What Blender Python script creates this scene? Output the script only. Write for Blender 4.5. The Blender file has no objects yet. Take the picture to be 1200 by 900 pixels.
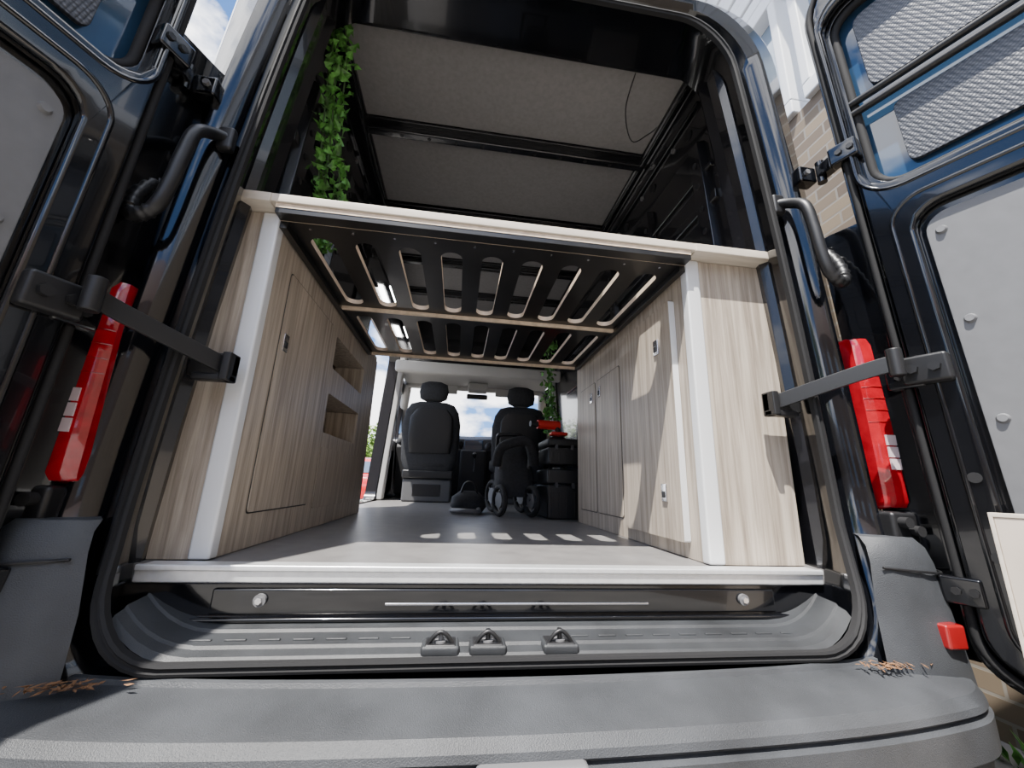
import bpy, bmesh, math, random
from mathutils import Vector, Matrix
random.seed(4)
S=bpy.context.scene
XC=0.16
GZ=-0.82
FZ=-0.197

# ---------------------------------------------------------------- materials
def nodes(name):
    m=bpy.data.materials.new(name); m.use_nodes=True
    nt=m.node_tree; b=nt.nodes['Principled BSDF']
    return m,nt,b
def mat(name,col,rough=0.5,metal=0.0,coat=0.0,noise=0.0,nscale=20,bump=0.0,bscale=200,spec=0.5,trans=0.0,alpha=1.0,emit=0.0):
    m,nt,b=nodes(name)
    b.inputs['Roughness'].default_value=rough
    b.inputs['Metallic'].default_value=metal
    b.inputs['Coat Weight'].default_value=coat
    b.inputs['Coat Roughness'].default_value=0.03
    b.inputs['Specular IOR Level'].default_value=spec
    b.inputs['Transmission Weight'].default_value=trans
    b.inputs['Alpha'].default_value=alpha
    c=(col[0],col[1],col[2],1)
    b.inputs['Base Color'].default_value=c
    if emit>0:
        b.inputs['Emission Color'].default_value=c
        b.inputs['Emission Strength'].default_value=emit
    tc=nt.nodes.new('ShaderNodeTexCoord')
    if noise>0:
        n=nt.nodes.new('ShaderNodeTexNoise'); n.inputs['Scale'].default_value=nscale; n.inputs['Detail'].default_value=6
        nt.links.new(tc.outputs['Object'],n.inputs['Vector'])
        r=nt.nodes.new('ShaderNodeValToRGB')
        r.color_ramp.elements[0].position=0.3; r.color_ramp.elements[1].position=0.7
        r.color_ramp.elements[0].color=tuple(x*(1-noise) for x in col)+(1,)
        r.color_ramp.elements[1].color=tuple(min(1,x*(1+noise)) for x in col)+(1,)
        nt.links.new(n.outputs['Fac'],r.inputs['Fac']); nt.links.new(r.outputs['Color'],b.inputs['Base Color'])
    if bump>0:
        n2=nt.nodes.new('ShaderNodeTexNoise'); n2.inputs['Scale'].default_value=bscale; n2.inputs['Detail'].default_value=3
        nt.links.new(tc.outputs['Object'],n2.inputs['Vector'])
        bp=nt.nodes.new('ShaderNodeBump'); bp.inputs['Strength'].default_value=bump; bp.inputs['Distance'].default_value=0.003
        nt.links.new(n2.outputs['Fac'],bp.inputs['Height']); nt.links.new(bp.outputs['Normal'],b.inputs['Normal'])
    return m
def wood(name,c0,c1,sc=(38,38,1.6)):
    m,nt,b=nodes(name)
    tc=nt.nodes.new('ShaderNodeTexCoord'); mp=nt.nodes.new('ShaderNodeMapping'); mp.inputs['Scale'].default_value=sc
    nt.links.new(tc.outputs['Object'],mp.inputs['Vector'])
    n=nt.nodes.new('ShaderNodeTexNoise'); n.inputs['Scale'].default_value=1.0; n.inputs['Detail'].default_value=7; n.inputs['Roughness'].default_value=0.68; n.inputs['Distortion'].default_value=0.25
    nt.links.new(mp.outputs['Vector'],n.inputs['Vector'])
    r=nt.nodes.new('ShaderNodeValToRGB'); e=r.color_ramp.elements
    e[0].position=0.32; e[0].color=c0+(1,); e[1].position=0.60; e[1].color=c1+(1,)
    nt.links.new(n.outputs['Fac'],r.inputs['Fac'])
    nt.links.new(r.outputs['Color'],b.inputs['Base Color'])
    b.inputs['Roughness'].default_value=0.42
    return m
M={}
M['paint']=mat('black_gloss_paint',(0.003,0.0033,0.0045),0.13,0,0.6)
M['inpaint']=mat('black_interior_paint',(0.008,0.008,0.010),0.24,0,0.55)
M['rubber']=mat('rubber_seal',(0.016,0.016,0.017),0.75,spec=0.25)
M['plastic']=mat('grey_bumper_plastic',(0.040,0.043,0.048),0.52,0,0,0.35,6,0.35,500)
M['step']=mat('dark_step_plastic',(0.024,0.026,0.029),0.5,0,0,0.4,9,0.3,500)
M['dplastic']=mat('black_plastic',(0.012,0.012,0.013),0.4)
M['alu']=mat('brushed_aluminium',(0.82,0.83,0.84),0.36,0.6,0,0.06,60)
M['trimw']=mat('white_aluminium_trim',(0.74,0.75,0.76),0.4,0.2)
M['chrome']=mat('chrome',(0.7,0.7,0.72),0.15,1)
M['wood']=wood('greige_laminate',(0.22,0.178,0.138),(0.48,0.415,0.34),(52,52,1.8))
M['woodtop']=wood('laminate_top',(0.52,0.46,0.38),(0.66,0.59,0.50),(3,30,30))
M['ply']=mat('plywood_edge',(0.70,0.56,0.42),0.6,0,0,0.15,40)
M['slat']=mat('black_film_plywood',(0.009,0.0085,0.0085),0.33,0,0.2,0.4,12)
M['vinyl']=mat('grey_vinyl_floor',(0.175,0.168,0.165),0.36,0,0,0.15,18,0.1,300)
M['roofp']=mat('grey_roof_lining',(0.23,0.22,0.222),0.8,0,0,0.08,60,0.08,400)
M['panel']=mat('grey_door_card',(0.145,0.148,0.155),0.5,0,0,0.06,30)
M['glass']=mat('tinted_glass',(0.02,0.05,0.10),0.03,0,1.0)
M['red']=mat('red_lamp_lens',(0.34,0.004,0.012),0.10,0,1.0,0.25,25)
M['redd']=mat('red_reflector',(0.26,0.006,0.008),0.2,0,1.0)
M['clear']=mat('clear_lamp_lens',(0.62,0.50,0.52),0.12,0,1.0)
M['seat']=mat('black_seat_fabric',(0.024,0.025,0.028),0.85,0,0,0.3,60,0.4,500)
M['headl']=mat('light_headliner',(0.55,0.54,0.52),0.8)
M['dash']=mat('dark_dashboard',(0.03,0.03,0.033),0.6)
M['greypl']=mat('mid_grey_plastic',(0.13,0.13,0.135),0.5)
M['seatbase']=mat('seat_base_grey',(0.07,0.07,0.073),0.6)
M['redpl']=mat('red_plastic',(0.6,0.02,0.015),0.35)
M['leaf']=mat('ivy_leaf',(0.09,0.27,0.045),0.5,0,0,0.75,30)
M['leaf2']=mat('tree_leaf',(0.16,0.26,0.04),0.6,0,0,0.5,2)
M['bark']=mat('bark',(0.1,0.07,0.05),0.9)
M['stem']=mat('plant_stem',(0.05,0.10,0.03),0.7)
M['cream']=mat('cream_board',(0.58,0.50,0.42),0.5,0,0,0.1,8)
M['asphalt']=mat('weathered_concrete',(0.20,0.19,0.175),0.9,0,0,0.3,3,0.6,60)
M['upvc']=mat('white_upvc',(0.75,0.76,0.77),0.35)
M['debris']=mat('dry_leaf',(0.18,0.09,0.04),0.9)
M['tyre']=mat('tyre',(0.015,0.015,0.015),0.8)
M['carred']=mat('red_car_paint',(0.55,0.01,0.01),0.2,0,1.0)
M['wglass']=mat('window_glass',(0.25,0.33,0.42),0.05,0.3,1.0)
M['led']=mat('led_diffuser',(1.0,0.98,0.95),0.4,emit=40)  # emissive surface of the added glint strips, no real lamp
M['fence']=wood('weathered_fence',(0.10,0.075,0.05),(0.22,0.16,0.11),(20,20,1))
M['tile']=mat('roof_tile',(0.14,0.08,0.06),0.8,0,0,0.3,8)
def foil():
    m,nt,b=nodes('quilted_foil')
    b.inputs['Metallic'].default_value=0.5; b.inputs['Roughness'].default_value=0.45
    tc=nt.nodes.new('ShaderNodeTexCoord'); mp=nt.nodes.new('ShaderNodeMapping')
    mp.inputs['Rotation'].default_value=(0.5,0.4,0.6)
    nt.links.new(tc.outputs['Object'],mp.inputs['Vector'])
    v=nt.nodes.new('ShaderNodeTexVoronoi'); v.inputs['Scale'].default_value=130; v.inputs['Randomness'].default_value=0.1
    nt.links.new(mp.outputs['Vector'],v.inputs['Vector'])
    r=nt.nodes.new('ShaderNodeValToRGB'); e=r.color_ramp.elements
    e[0].color=(0.15,0.152,0.165,1); e[1].color=(0.05,0.054,0.063,1); e[1].position=0.65
    nt.links.new(v.outputs['Distance'],r.inputs['Fac']); nt.links.new(r.outputs['Color'],b.inputs['Base Color'])
    bp=nt.nodes.new('ShaderNodeBump'); bp.inputs['Strength'].default_value=0.6; bp.inputs['Distance'].default_value=0.003; bp.invert=True
    nt.links.new(v.outputs['Distance'],bp.inputs['Height']); nt.links.new(bp.outputs['Normal'],b.inputs['Normal'])
    return m
M['foil']=foil()
def brick(name,axis,c1,c2):
    m,nt,b=nodes(name)
    tc=nt.nodes.new('ShaderNodeTexCoord'); sp=nt.nodes.new('ShaderNodeSeparateXYZ'); cb=nt.nodes.new('ShaderNodeCombineXYZ')
    nt.links.new(tc.outputs['Object'],sp.inputs[0])
    nt.links.new(sp.outputs[axis],cb.inputs['X']); nt.links.new(sp.outputs['Z'],cb.inputs['Y'])
    t=nt.nodes.new('ShaderNodeTexBrick'); t.inputs['Scale'].default_value=1.0
    t.inputs['Brick Width'].default_value=0.225; t.inputs['Row Height'].default_value=0.075; t.inputs['Mortar Size'].default_value=0.006
    t.inputs['Color1'].default_value=c1; t.inputs['Color2'].default_value=c2; t.inputs['Mortar'].default_value=(0.22,0.20,0.17,1)
    nt.links.new(cb.outputs[0],t.inputs['Vector']); nt.links.new(t.outputs['Color'],b.inputs['Base Color'])
    b.inputs['Roughness'].default_value=0.9
    bp=nt.nodes.new('ShaderNodeBump'); bp.inputs['Strength'].default_value=0.6; bp.inputs['Distance'].default_value=0.01; bp.invert=True
    nt.links.new(t.outputs['Fac'],bp.inputs['Height']); nt.links.new(bp.outputs['Normal'],b.inputs['Normal'])
    return m
M['brick']=brick('buff_brick','Y',(0.22,0.17,0.115,1),(0.12,0.09,0.065,1))
M['brickx']=brick('buff_brick_house','X',(0.30,0.20,0.14,1),(0.20,0.13,0.09,1))

# ---------------------------------------------------------------- helpers
def empty(name,loc=(0,0,0)):
    o=bpy.data.objects.new(name,None); S.collection.objects.link(o); o.location=loc
    return o
def finish(bm,name,m,parent,bevel=0,seg=2,smooth=True,ang=35):
    bmesh.ops.recalc_face_normals(bm,faces=bm.faces)
    me=bpy.data.meshes.new(name); bm.to_mesh(me); bm.free()
    o=bpy.data.objects.new(name,me); S.collection.objects.link(o)
    ms=m if isinstance(m,list) else [m]
    for k in ms: me.materials.append(M[k])
    if parent: 
        o.parent=parent
        o.matrix_parent_inverse=Matrix.Translation(-parent.location) if parent.type=='EMPTY' else Matrix()
    if smooth:
        for p in me.polygons: p.use_smooth=True
        me.set_sharp_from_angle(angle=math.radians(ang))
    if bevel>0:
        md=o.modifiers.new('bev','BEVEL'); md.width=bevel; md.segments=seg; md.limit_method='ANGLE'; md.angle_limit=math.radians(35)
        md.harden_normals=False
        for p in me.polygons: p.use_smooth=True
        me.set_sharp_from_angle(angle=math.radians(180))
        w=o.modifiers.new('wn','WEIGHTED_NORMAL'); w.keep_sharp=True
    return o
def mk(name,verts,faces,m,parent=None,bevel=0,seg=2,smooth=True,xf=None,ang=35):
    bm=bmesh.new()
    vs=[bm.verts.new(xf(v) if xf else v) for v in verts]
    for f in faces:
        try: bm.faces.new([vs[i] for i in f])
        except ValueError: pass
    return finish(bm,name,m,parent,bevel,seg,smooth,ang)
BF=[(0,1,2,3),(7,6,5,4),(0,4,5,1),(1,5,6,2),(2,6,7,3),(3,7,4,0)]
def box(name,x0,x1,y0,y1,z0,z1,m,parent=None,bevel=0.003,seg=2,xf=None):
    v=[(x0,y0,z0),(x1,y0,z0),(x1,y1,z0),(x0,y1,z0),(x0,y0,z1),(x1,y0,z1),(x1,y1,z1),(x0,y1,z1)]
    return mk(name,v,BF,m,parent,bevel,seg,xf=xf)
def sheet(name,outer,holes,t0,t1,m,parent=None,xf=None,bevel=0,seg=3,faces_mat=None):
    bm=bmesh.new(); ed=[]
    for lp in [outer]+holes:
        vs=[bm.verts.new((p[0],p[1],t0)) for p in lp]
        for i in range(len(vs)): ed.append(bm.edges.new((vs[i],vs[(i+1)%len(vs)])))
    bmesh.ops.triangle_fill(bm,use_beauty=True,use_dissolve=False,edges=ed,normal=(0,0,1))
    r=bmesh.ops.extrude_face_region(bm,geom=bm.faces[:])
    for g in r['geom']:
        if isinstance(g,bmesh.types.BMVert): g.co.z=t1
    bmesh.ops.recalc_face_normals(bm,faces=bm.faces)
    if faces_mat is not None:
        bm.normal_update()
        for f in bm.faces:
            if abs(f.normal.z)<0.5: f.material_index=faces_mat
    if xf:
        for v in bm.verts: v.co=Vector(xf(tuple(v.co)))
    return finish(bm,name,m,parent,bevel,seg)
def rr(a0,a1,b0,b1,r,seg=6,r2=None):
    if r2 is None: r2=r
    pts=[]
    for (cx,cy,st,R) in [(a1-r,b0+r,-90,r),(a1-r2,b1-r2,0,r2),(a0+r2,b1-r2,90,r2),(a0+r,b0+r,180,r)]:
        for i in range(seg+1):
            t=math.radians(st+90*i/seg); pts.append((cx+R*math.cos(t),cy+R*math.sin(t)))
    return pts
def loft(name,rings,m,parent=None,closed=True,caps=False,bevel=0,ang=35,smooth=True):
    n=len(rings[0]); verts=[p for r in rings for p in r]; faces=[]
    for i in range(len(rings)-1):
        for j in range(n if closed else n-1):
            k=(j+1)%n
            faces.append((i*n+j,i*n+k,(i+1)*n+k,(i+1)*n+j))
    if caps:
        faces.append(tuple(range(n))); faces.append(tuple((len(rings)-1)*n+j for j in range(n)))
    return mk(name,verts,faces,m,parent,bevel,2,smooth,ang=ang)
def smoothpath(pts,sub=6,closed=False):
    P=[Vector(p) for p in pts]; out=[]; n=len(P)
    rng=n if closed else n-1
    for i in range(rng):
        if closed: p0,p1,p2,p3=P[(i-1)%n],P[i],P[(i+1)%n],P[(i+2)%n]
        else: p0,p1,p2,p3=P[max(i-1,0)],P[i],P[i+1],P[min(i+2,n-1)]
        for k in range(sub):
            t=k/sub
            out.append(0.5*((2*p1)+(-p0+p2)*t+(2*p0-5*p1+4*p2-p3)*t*t+(-p0+3*p1-3*p2+p3)*t**3))
    if not closed: out.append(P[-1])
    return out
def tube(name,pts,r,m,parent=None,seg=10,closed=False,rfun=None,flat=1.0):
    P=[Vector(p) for p in pts]; n=len(P); rings=[]
    prev=None
    for i in range(n):
        if closed: d=(P[(i+1)%n]-P[(i-1)%n])
        else: d=P[min(i+1,n-1)]-P[max(i-1,0)]
        d.normalize()
        if prev is None:
            up=Vector((0,0,1)) if abs(d.z)<0.9 else Vector((1,0,0))
            a=d.cross(up).normalized()
        else:
            a=(prev-d*prev.dot(d)).normalized()
        prev=a; b=d.cross(a)
        R=r if rfun is None else rfun(i/(n-1))
        rings.append([tuple(P[i]+a*R*math.cos(2*math.pi*j/seg)+b*R*flat*math.sin(2*math.pi*j/seg)) for j in range(seg)])
    if closed: rings.append(rings[0])
    return loft(name,rings,m,parent,caps=not closed,ang=60)
def cyl(name,c,axis,r,h,m,parent=None,seg=20,bevel=0.0,r2=None):
    a=Vector(axis).normalized(); u=a.orthogonal().normalized(); w=a.cross(u); c=Vector(c)
    if r2 is None: r2=r
    rings=[]
    for (t,R) in ((-h/2,r),(h/2,r2)):
        rings.append([tuple(c+a*t+u*R*math.cos(2*math.pi*j/seg)+w*R*math.sin(2*math.pi*j/seg)) for j in range(seg)])
    return loft(name,rings,m,parent,caps=True,bevel=bevel,ang=40)
def torus(name,c,axis,R,r,m,parent=None,seg=28):
    a=Vector(axis).normalized(); u=a.orthogonal().normalized(); w=a.cross(u); c=Vector(c)
    return tube(name,[c+u*R*math.cos(2*math.pi*i/seg)+w*R*math.sin(2*math.pi*i/seg) for i in range(seg)],r,m,parent,closed=True,seg=8)
def sq(cx,cy,hw,hd,z,n=24,e=3.5):
    out=[]
    for i in range(n):
        t=2*math.pi*i/n; c,s=math.cos(t),math.sin(t)
        out.append((cx+hw*math.copysign(abs(c)**(2/e),c),cy+hd*math.copysign(abs(s)**(2/e),s),z))
    return out

# ---------------------------------------------------------------- van shell
van=empty('cargo_van')
def W(z): return 1.03-0.0585*z
def low(z): return min(1,max(0,(-0.08-z)/0.22))
def A(z): return 0.825-0.045*z-0.025*z*z-0.055*low(z)
def ydel(z): return -0.075*low(z)
def ring(o,y,zb,zt,fn=A,rb=0.10,rt=0.2,seg=8):
    H=fn(0)+o
    pts=rr(-H,H,zb,zt,rb,seg,rt)
    full=[]
    n=len(pts)
    for i in range(n):
        p,q=pts[i],pts[(i+1)%n]
        full.append(p)
        if math.hypot(q[0]-p[0],q[1]-p[1])>0.3:
            for k in range(1,12): full.append((p[0]+(q[0]-p[0])*k/12,p[1]+(q[1]-p[1])*k/12))
    return [(XC+x*((fn(z)+o)/H),y+ydel(z),z) for x,z in full]
rings=[ring(0.075,1.17,-0.37,1.68),ring(0.035,1.04,-0.365,1.665),ring(0.008,0.985,-0.355,1.65),ring(0,0.945,-0.340,1.64,rb=0.13),
 ring(0.014,0.945,-0.345,1.652,rb=0.13),ring(0.022,0.975,-0.36,1.66,rb=0.14),ring(0.062,0.985,-0.38,1.69,rb=0.14),
 ring(0.078,0.955,-0.39,1.705,rb=0.14,rt=0.23),ring(0.125,0.945,-0.41,1.74,rb=0.14,rt=0.24),ring(0.14,0.965,-0.42,1.755,rb=0.14,rt=0.25),
 ring(-0.035,0.975,-0.44,1.79,W,rb=0.1,rt=0.26),ring(-0.012,0.995,-0.45,1.83,W,rb=0.1,rt=0.26),ring(0.0,1.05,-0.46,1.86,W,rb=0.1,rt=0.26),ring(0.0,1.18,-0.46,1.87,W,rb=0.1,rt=0.26)]
loft('rear_door_frame',rings,'paint',van,ang=50)
# flat-section rubber seal: outer lip + inner bulb with a groove between
sr=[ring(-0.006,0.955,-0.331,1.634,rb=0.126),ring(-0.006,0.941,-0.331,1.634,rb=0.127),ring(-0.001,0.9385,-0.336,1.639,rb=0.13),ring(0.002,0.943,-0.340,1.642,rb=0.132),ring(0.005,0.943,-0.343,1.645,rb=0.133),ring(0.007,0.9385,-0.345,1.647,rb=0.134),ring(0.013,0.940,-0.350,1.653,rb=0.136),ring(0.015,0.955,-0.352,1.655,rb=0.14)]
loft('aperture_seal',sr,'rubber',van,ang=40)
for s in (-1,1):
    pts=[(XC+s*(A(z)+0.04),0.978+ydel(z),z) for z in [-0.2+0.1*i for i in range(17)]]
    tube('gutter_bead',pts,0.004,'rubber',van,seg=6)
    rg=[]
    for z in (-0.34,-0.22,0.1,0.4,0.7,0.9,1.1,1.3,1.5,1.64):
        a=A(z)+0.055*low(z)
        rg.append([(XC+s*(a+0.03),1.02,z),(XC+s*(a+0.012),1.045,z),(XC+s*(a+0.028),1.10,z),(XC+s*(a+0.02),1.14,z),(XC+s*(a+0.07),1.20,z),(XC+s*(a+0.12),1.20,z),(XC+s*(a+0.12),1.02,z)])
    loft('d_pillar_inner',rg,'inpaint',van,caps=True,ang=25)
def wxf(s,extra=0.0):
    def f(p):
        y,z,t=p
        return (XC+s*(W(z)-0.02-t+extra),y,z)
    return f
YF=5.15
slide=rr(2.72,4.02,FZ+0.01,1.25,0.08)
cabw=rr(4.28,4.80,0.42,0.98,0.07)
wl=sheet('wall_left',[(1.16,-0.5),(YF,-0.5),(YF,0.55),(4.85,1.2),(4.2,1.86),(1.16,1.86)],[slide,cabw],0.0,0.10,'inpaint',None,wxf(-1))
wr=sheet('wall_right',[(1.16,-0.5),(YF,-0.5),(YF,0.55),(4.85,1.2),(4.2,1.86),(1.16,1.86)],[cabw],0.0,0.10,'inpaint',None,wxf(1))
fl=box('floor',XC-0.90,XC+0.90,1.03,YF,FZ-0.03,FZ,'vinyl',None,0.0)
ce=box('ceiling',XC-0.92,XC+0.92,1.16,4.3,1.82,1.88,'inpaint',None,0.004)
def hat(name,y,w,zt,z0,m='inpaint'):
    box(name,XC-0.76,XC+0.76,y-w/2,y+w/2,z0,zt,m,van,0.008)
hat('roof_header',1.18,0.07,1.82,1.72)
box('roof_header_lip',XC-0.76,XC+0.76,1.21,1.245,1.775,1.82,'inpaint',van,0.008)
for k in range(11):
    cyl('header_hole',(XC-0.60+k*0.12,1.18,1.719),(0,0,1),0.012 if k%2 else 0.018,0.002,'dplastic',van,12)
for i,y in enumerate((1.71,2.34,2.95,3.5)):
    hat('roof_rib_%d'%i,y,0.045,1.82,1.725)
    box('roof_rib_flange_%d'%i,XC-0.74,XC+0.74,y-0.05,y+0.05,1.76,1.775,'inpaint',van,0.003)
    for k in range(9):
        cyl('rib_hole_%d_%d'%(i,k),(XC-0.56+k*0.14,y,1.7245),(0,0,1),0.010,0.002,'dplastic',van,10)
yb=[1.245,1.66,1.76,2.28,2.40,2.9,3.0,3.45]
for i in range(0,8,2):
    box('roof_panel_%d'%i,XC-0.73,XC+0.73,yb[i],yb[i+1],1.775,1.79,'roofp',van,0.004)
box('ceiling_dark',XC-0.75,XC+0.75,3.5,4.3,1.775,1.79,'roofp',van)
for s in (-1,1):
    prof=[(0.725,1.82),(0.73,1.76),(0.77,1.735),(0.80,1.66),(0.805,1.56),(0.835,1.50),(0.93,1.48),(0.93,1.84)]
    rg=[[(XC+s*a,y,z) for a,z in prof] for y in (1.18,1.5,2.0,2.6,3.2,4.2)]
    loft('cant_rail',rg,'inpaint',van,caps=True,bevel=0.006)
    for k,(a,z) in enumerate(((0.745,1.742),(0.792,1.67))):
        box('rail_strip_%d'%k,XC+s*a-0.012,XC+s*a+0.012,1.25,3.6,z-0.014,z+0.004,'paint',van,0.004)
    for k in range(7):
        y=1.36+k*0.34
        cyl('rail_boss',(XC+s*0.80,y,1.60),(s,0,0.15),0.022,0.014,'rubber',van,14)
        cyl('rail_slot',(XC+s*0.798,y+0.12,1.63),(s,0,0.3),0.012,0.012,'greypl',van,10)
    for k,y in enumerate((1.33,1.80,2.35)):
        rg=[]
        for z in (0.5,0.9,1.2,1.5):
            x=XC+s*(W(z)-0.10); d=s*-0.05
            rg.append([(x,y-0.06,z),(x+d*0.3,y-0.05,z),(x+d,y-0.035,z),(x+d,y+0.035,z),(x+d*0.3,y+0.05,z),(x,y+0.06,z)])
        loft('wall_pillar_%d'%k,rg,'inpaint',van,caps=True,bevel=0.004)
        for j in range(6):
            z=0.85+j*0.11
            cyl('pillar_slot',(XC+s*(W(z)-0.1525),y,z),(1,0,0),0.012,0.004,'dplastic',van,12)
    for z,h in ((1.18,0.05),(0.86,0.035),(1.34,0.02)):
        xa=XC+s*(W(z)-0.14); xb_=XC+s*(W(z)-0.09)
        box('waist_rail',min(xa,xb_),max(xa,xb_),1.25,2.68 if s<0 else 3.6,z,z+h,'inpaint',van,0.006)
tube('wire',smoothpath([(XC+0.50,1.25,1.77),(XC+0.47,1.3,1.62),(XC+0.52,1.36,1.52),(XC+0.60,1.36,1.57),(XC+0.70,1.44,1.72)]),0.0025,'dplastic',van,6)
tube('wire_2',smoothpath([(XC-0.74,1.3,1.72),(XC-0.72,1.5,1.70),(XC-0.75,1.9,1.72),(XC-0.73,2.3,1.71)]),0.004,'dplastic',van,6)
glint=empty('led_light_bar',(XC-0.80,3.3,1.45))  # made-up glowing bars standing in for sky glints seen between the slats
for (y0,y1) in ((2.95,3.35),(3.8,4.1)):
    box('led_housing',XC-0.80,XC-0.74,y0-0.01,y1+0.01,1.50,1.52,'greypl',glint,0.003)
    box('led_strip',XC-0.795,XC-0.745,y0,y1,1.494,1.50,'led',glint,0.001)

# ---- sill
box('sill_trim',-0.658,0.965,0.990,1.045,-0.227,-0.193,'alu',van,0.004)
box('sill_trim_lip',-0.655,0.962,0.984,0.995,-0.203,-0.190,'alu',van,0.003)
box('rear_crossmember',XC-0.88,XC+0.88,1.000,1.05,-0.36,-0.226,'paint',van,0.006)
box('crossmember_recess',XC-0.66,XC+0.66,0.993,1.002,-0.290,-0.238,'paint',van,0.006)
box('crossmember_slot',-0.14,0.48,0.990,0.996,-0.272,-0.266,'chrome',van,0.002)  # chrome bar models the reflection streak on the gloss panel
box('crossmember_flange',XC-0.70,XC+0.70,0.985,1.002,-0.302,-0.294,'paint',van,0.003)
for x in (-0.40,0.73): 
    cyl('cross_bolt',(x,0.991,-0.260),(0,1,0),0.013,0.010,'greypl',van,16)
    cyl('cross_bolt_hex',(x,0.985,-0.260),(0,1,0),0.007,0.010,'chrome',van,6)
prof=[(1.004,-0.298),(0.990,-0.304),(0.965,-0.307),(0.96,-0.312),(0.91,-0.317),(0.905,-0.322),(0.885,-0.327),(0.874,-0.338)]
def stepring(x):
    e=max(0,abs(x-XC)-0.62)/0.15
    return [(x,y+0.03*e*e,z+0.05*e*e) for y,z in prof]
xs=[XC-0.785+1.57*i/50 for i in range(51)]
loft('step_cover',[stepring(x) for x in xs],'step',van,closed=False,ang=25)
for k in range(21):
    x=XC-0.63+k*0.063
    if 0.0<(x+0.06)<0.34: continue
    box('step_rib',x-0.02,x+0.02,0.925,0.932,-0.318,-0.312,'step',van,0.002)
for x in (-0.01,0.085,0.235):
    box('latch_pocket',x-0.038,x+0.038,0.880,0.935,-0.335,-0.314,'step',van,0.006)
    box('latch_recess',x-0.031,x+0.031,0.883,0.930,-0.333,-0.3125,'dplastic',van,0.004)
    cyl('latch_pin',(x,0.90,-0.302),(0,0,1),0.005,0.024,'greypl' if x<0.05 else 'dplastic',van,12)
    tube('latch_loop',smoothpath([(x-0.024,0.895,-0.313),(x-0.013,0.892,-0.299),(x,0.892,-0.292),(x+0.013,0.892,-0.299),(x+0.024,0.895,-0.313)],4),0.004,'dplastic',van,8)
    cyl('latch_washer',(x,0.90,-0.311),(0,0,1),0.012,0.004,'greypl',van,16)

# ---- bumper
pl=smoothpath([(a,b,0) for a,b in [(-1.05,1.9),(-1.05,1.2),(-1.045,0.98),(-1.01,0.86),(-0.93,0.775),(-0.80,0.735),(-0.5,0.70),(0,0.685),(0.5,0.70),(0.80,0.735),(0.93,0.775),(1.01,0.86),(1.045,0.98),(1.05,1.2),(1.05,1.9)]],6)
rg=[]
for i,p in enumerate(pl):
    q0=pl[max(i-1,0)]; q1=pl[min(i+1,len(pl)-1)]
    d=(q1-q0).normalized(); nrm=Vector((-d.y,d.x,0))
    sec=[(0.30,-0.42),(0.17,-0.380),(0.163,-0.356),(0.155,-0.352),(0.148,-0.354),(0.144,-0.361),(0.05,-0.370),(0.025,-0.376),(0.010,-0.390),(0.006,-0.400),(0.016,-0.405),(0.016,-0.409),(0.0,-0.414),(0.0,-0.47),(0.02,-0.485),(0.03,-0.62),(0.06,-0.70),(0.15,-0.72)]
    row=[]
    for (o,z) in sec:
        side=min(1,max(0,(abs(p.x)-0.85)/0.15)); o2=o*(1-0.45*side)
        row.append((XC+p.x+nrm.x*o2,p.y+nrm.y*o2,z))
    rg.append(row)
loft('bumper',rg,'plastic',van,closed=False,ang=24)
box('bumper_tow_cover',0.055,0.225,0.672,0.70,-0.455,-0.400,'greypl',van,0.008)
for s in (-1,1):
    rings_=[]
    outer=[(0.90,0.95),(0.795,0.880),(0.86,0.862),(0.93,0.855),(0.985,0.863),(1.02,0.893),(1.042,0.96),(1.048,1.2),(1.048,1.9)]
    for z,ins in ((-0.42,-0.004),(-0.36,-0.004),(-0.25,0.0),(-0.15,0.004),(-0.115,0.012),(-0.095,0.03)):
        row=[]
        for k,(a,y) in enumerate(outer):
            f=min(1,max(0,k-1)/4)
            fr=-0.03*((-0.12-z)/0.3) if (z<-0.12 and 1<=k<6) else 0
            if k==1: a=a+0.05*(1-low(z))
            row.append((XC+s*(a-(ins*f)),y+ins*(1-f*0.5)+fr,z))
        row.append((XC+s*0.92,1.9,z)); rings_.append(row)
    loft('bumper_corner',rings_,'plastic',van,caps=True,ang=40)
    x0=XC+s*0.925; x1=XC+s*0.975
    box('rear_reflector',min(x0,x1),max(x0,x1),0.822,0.90,-0.318,-0.268,'redd',van,0.006)
    tube('corner_groove',smoothpath([(XC+s*0.84,0.862,-0.16),(XC+s*0.93,0.848,-0.165),(XC+s*0.99,0.860,-0.17),(XC+s*1.02,0.889,-0.17),(XC+s*1.042,0.96,-0.17)],5),0.003,'dplastic',van,6)
    x0=XC+s*0.945; x1=XC+s*1.02
    box('door_stop_plate',min(x0,x1),max(x0,x1),0.905,0.97,-0.115,-0.035,'dplastic',van,0.01)
    for k in (0,1):
        cyl('door_stop_boss',(XC+s*(0.968+0.03*k),0.90,-0.06-0.02*k),(0,1,0),0.013,0.03,'rubber',van,14)
    z=1.0
    x0=XC+s*0.865; x1=XC+s*0.925
    box('hinge_leaf',min(x0,x1),max(x0,x1),0.915,0.955,z-0.028,z+0.028,'paint',van,0.006)
    cyl('hinge_pin',(XC+s*0.93,0.905,z),(0,0,1),0.013,0.075,'paint',van,14)
    cyl('hinge_bolt',(XC+s*0.885,0.912,z),(0,1,0),0.009,0.012,'greypl',van,6)
    box('hinge_arm',min(XC+s*0.915,XC+s*0.95),max(XC+s*0.915,XC+s*0.95),0.86,0.91,z-0.022,z+0.022,'paint',van,0.006)
bm=bmesh.new()
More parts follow.
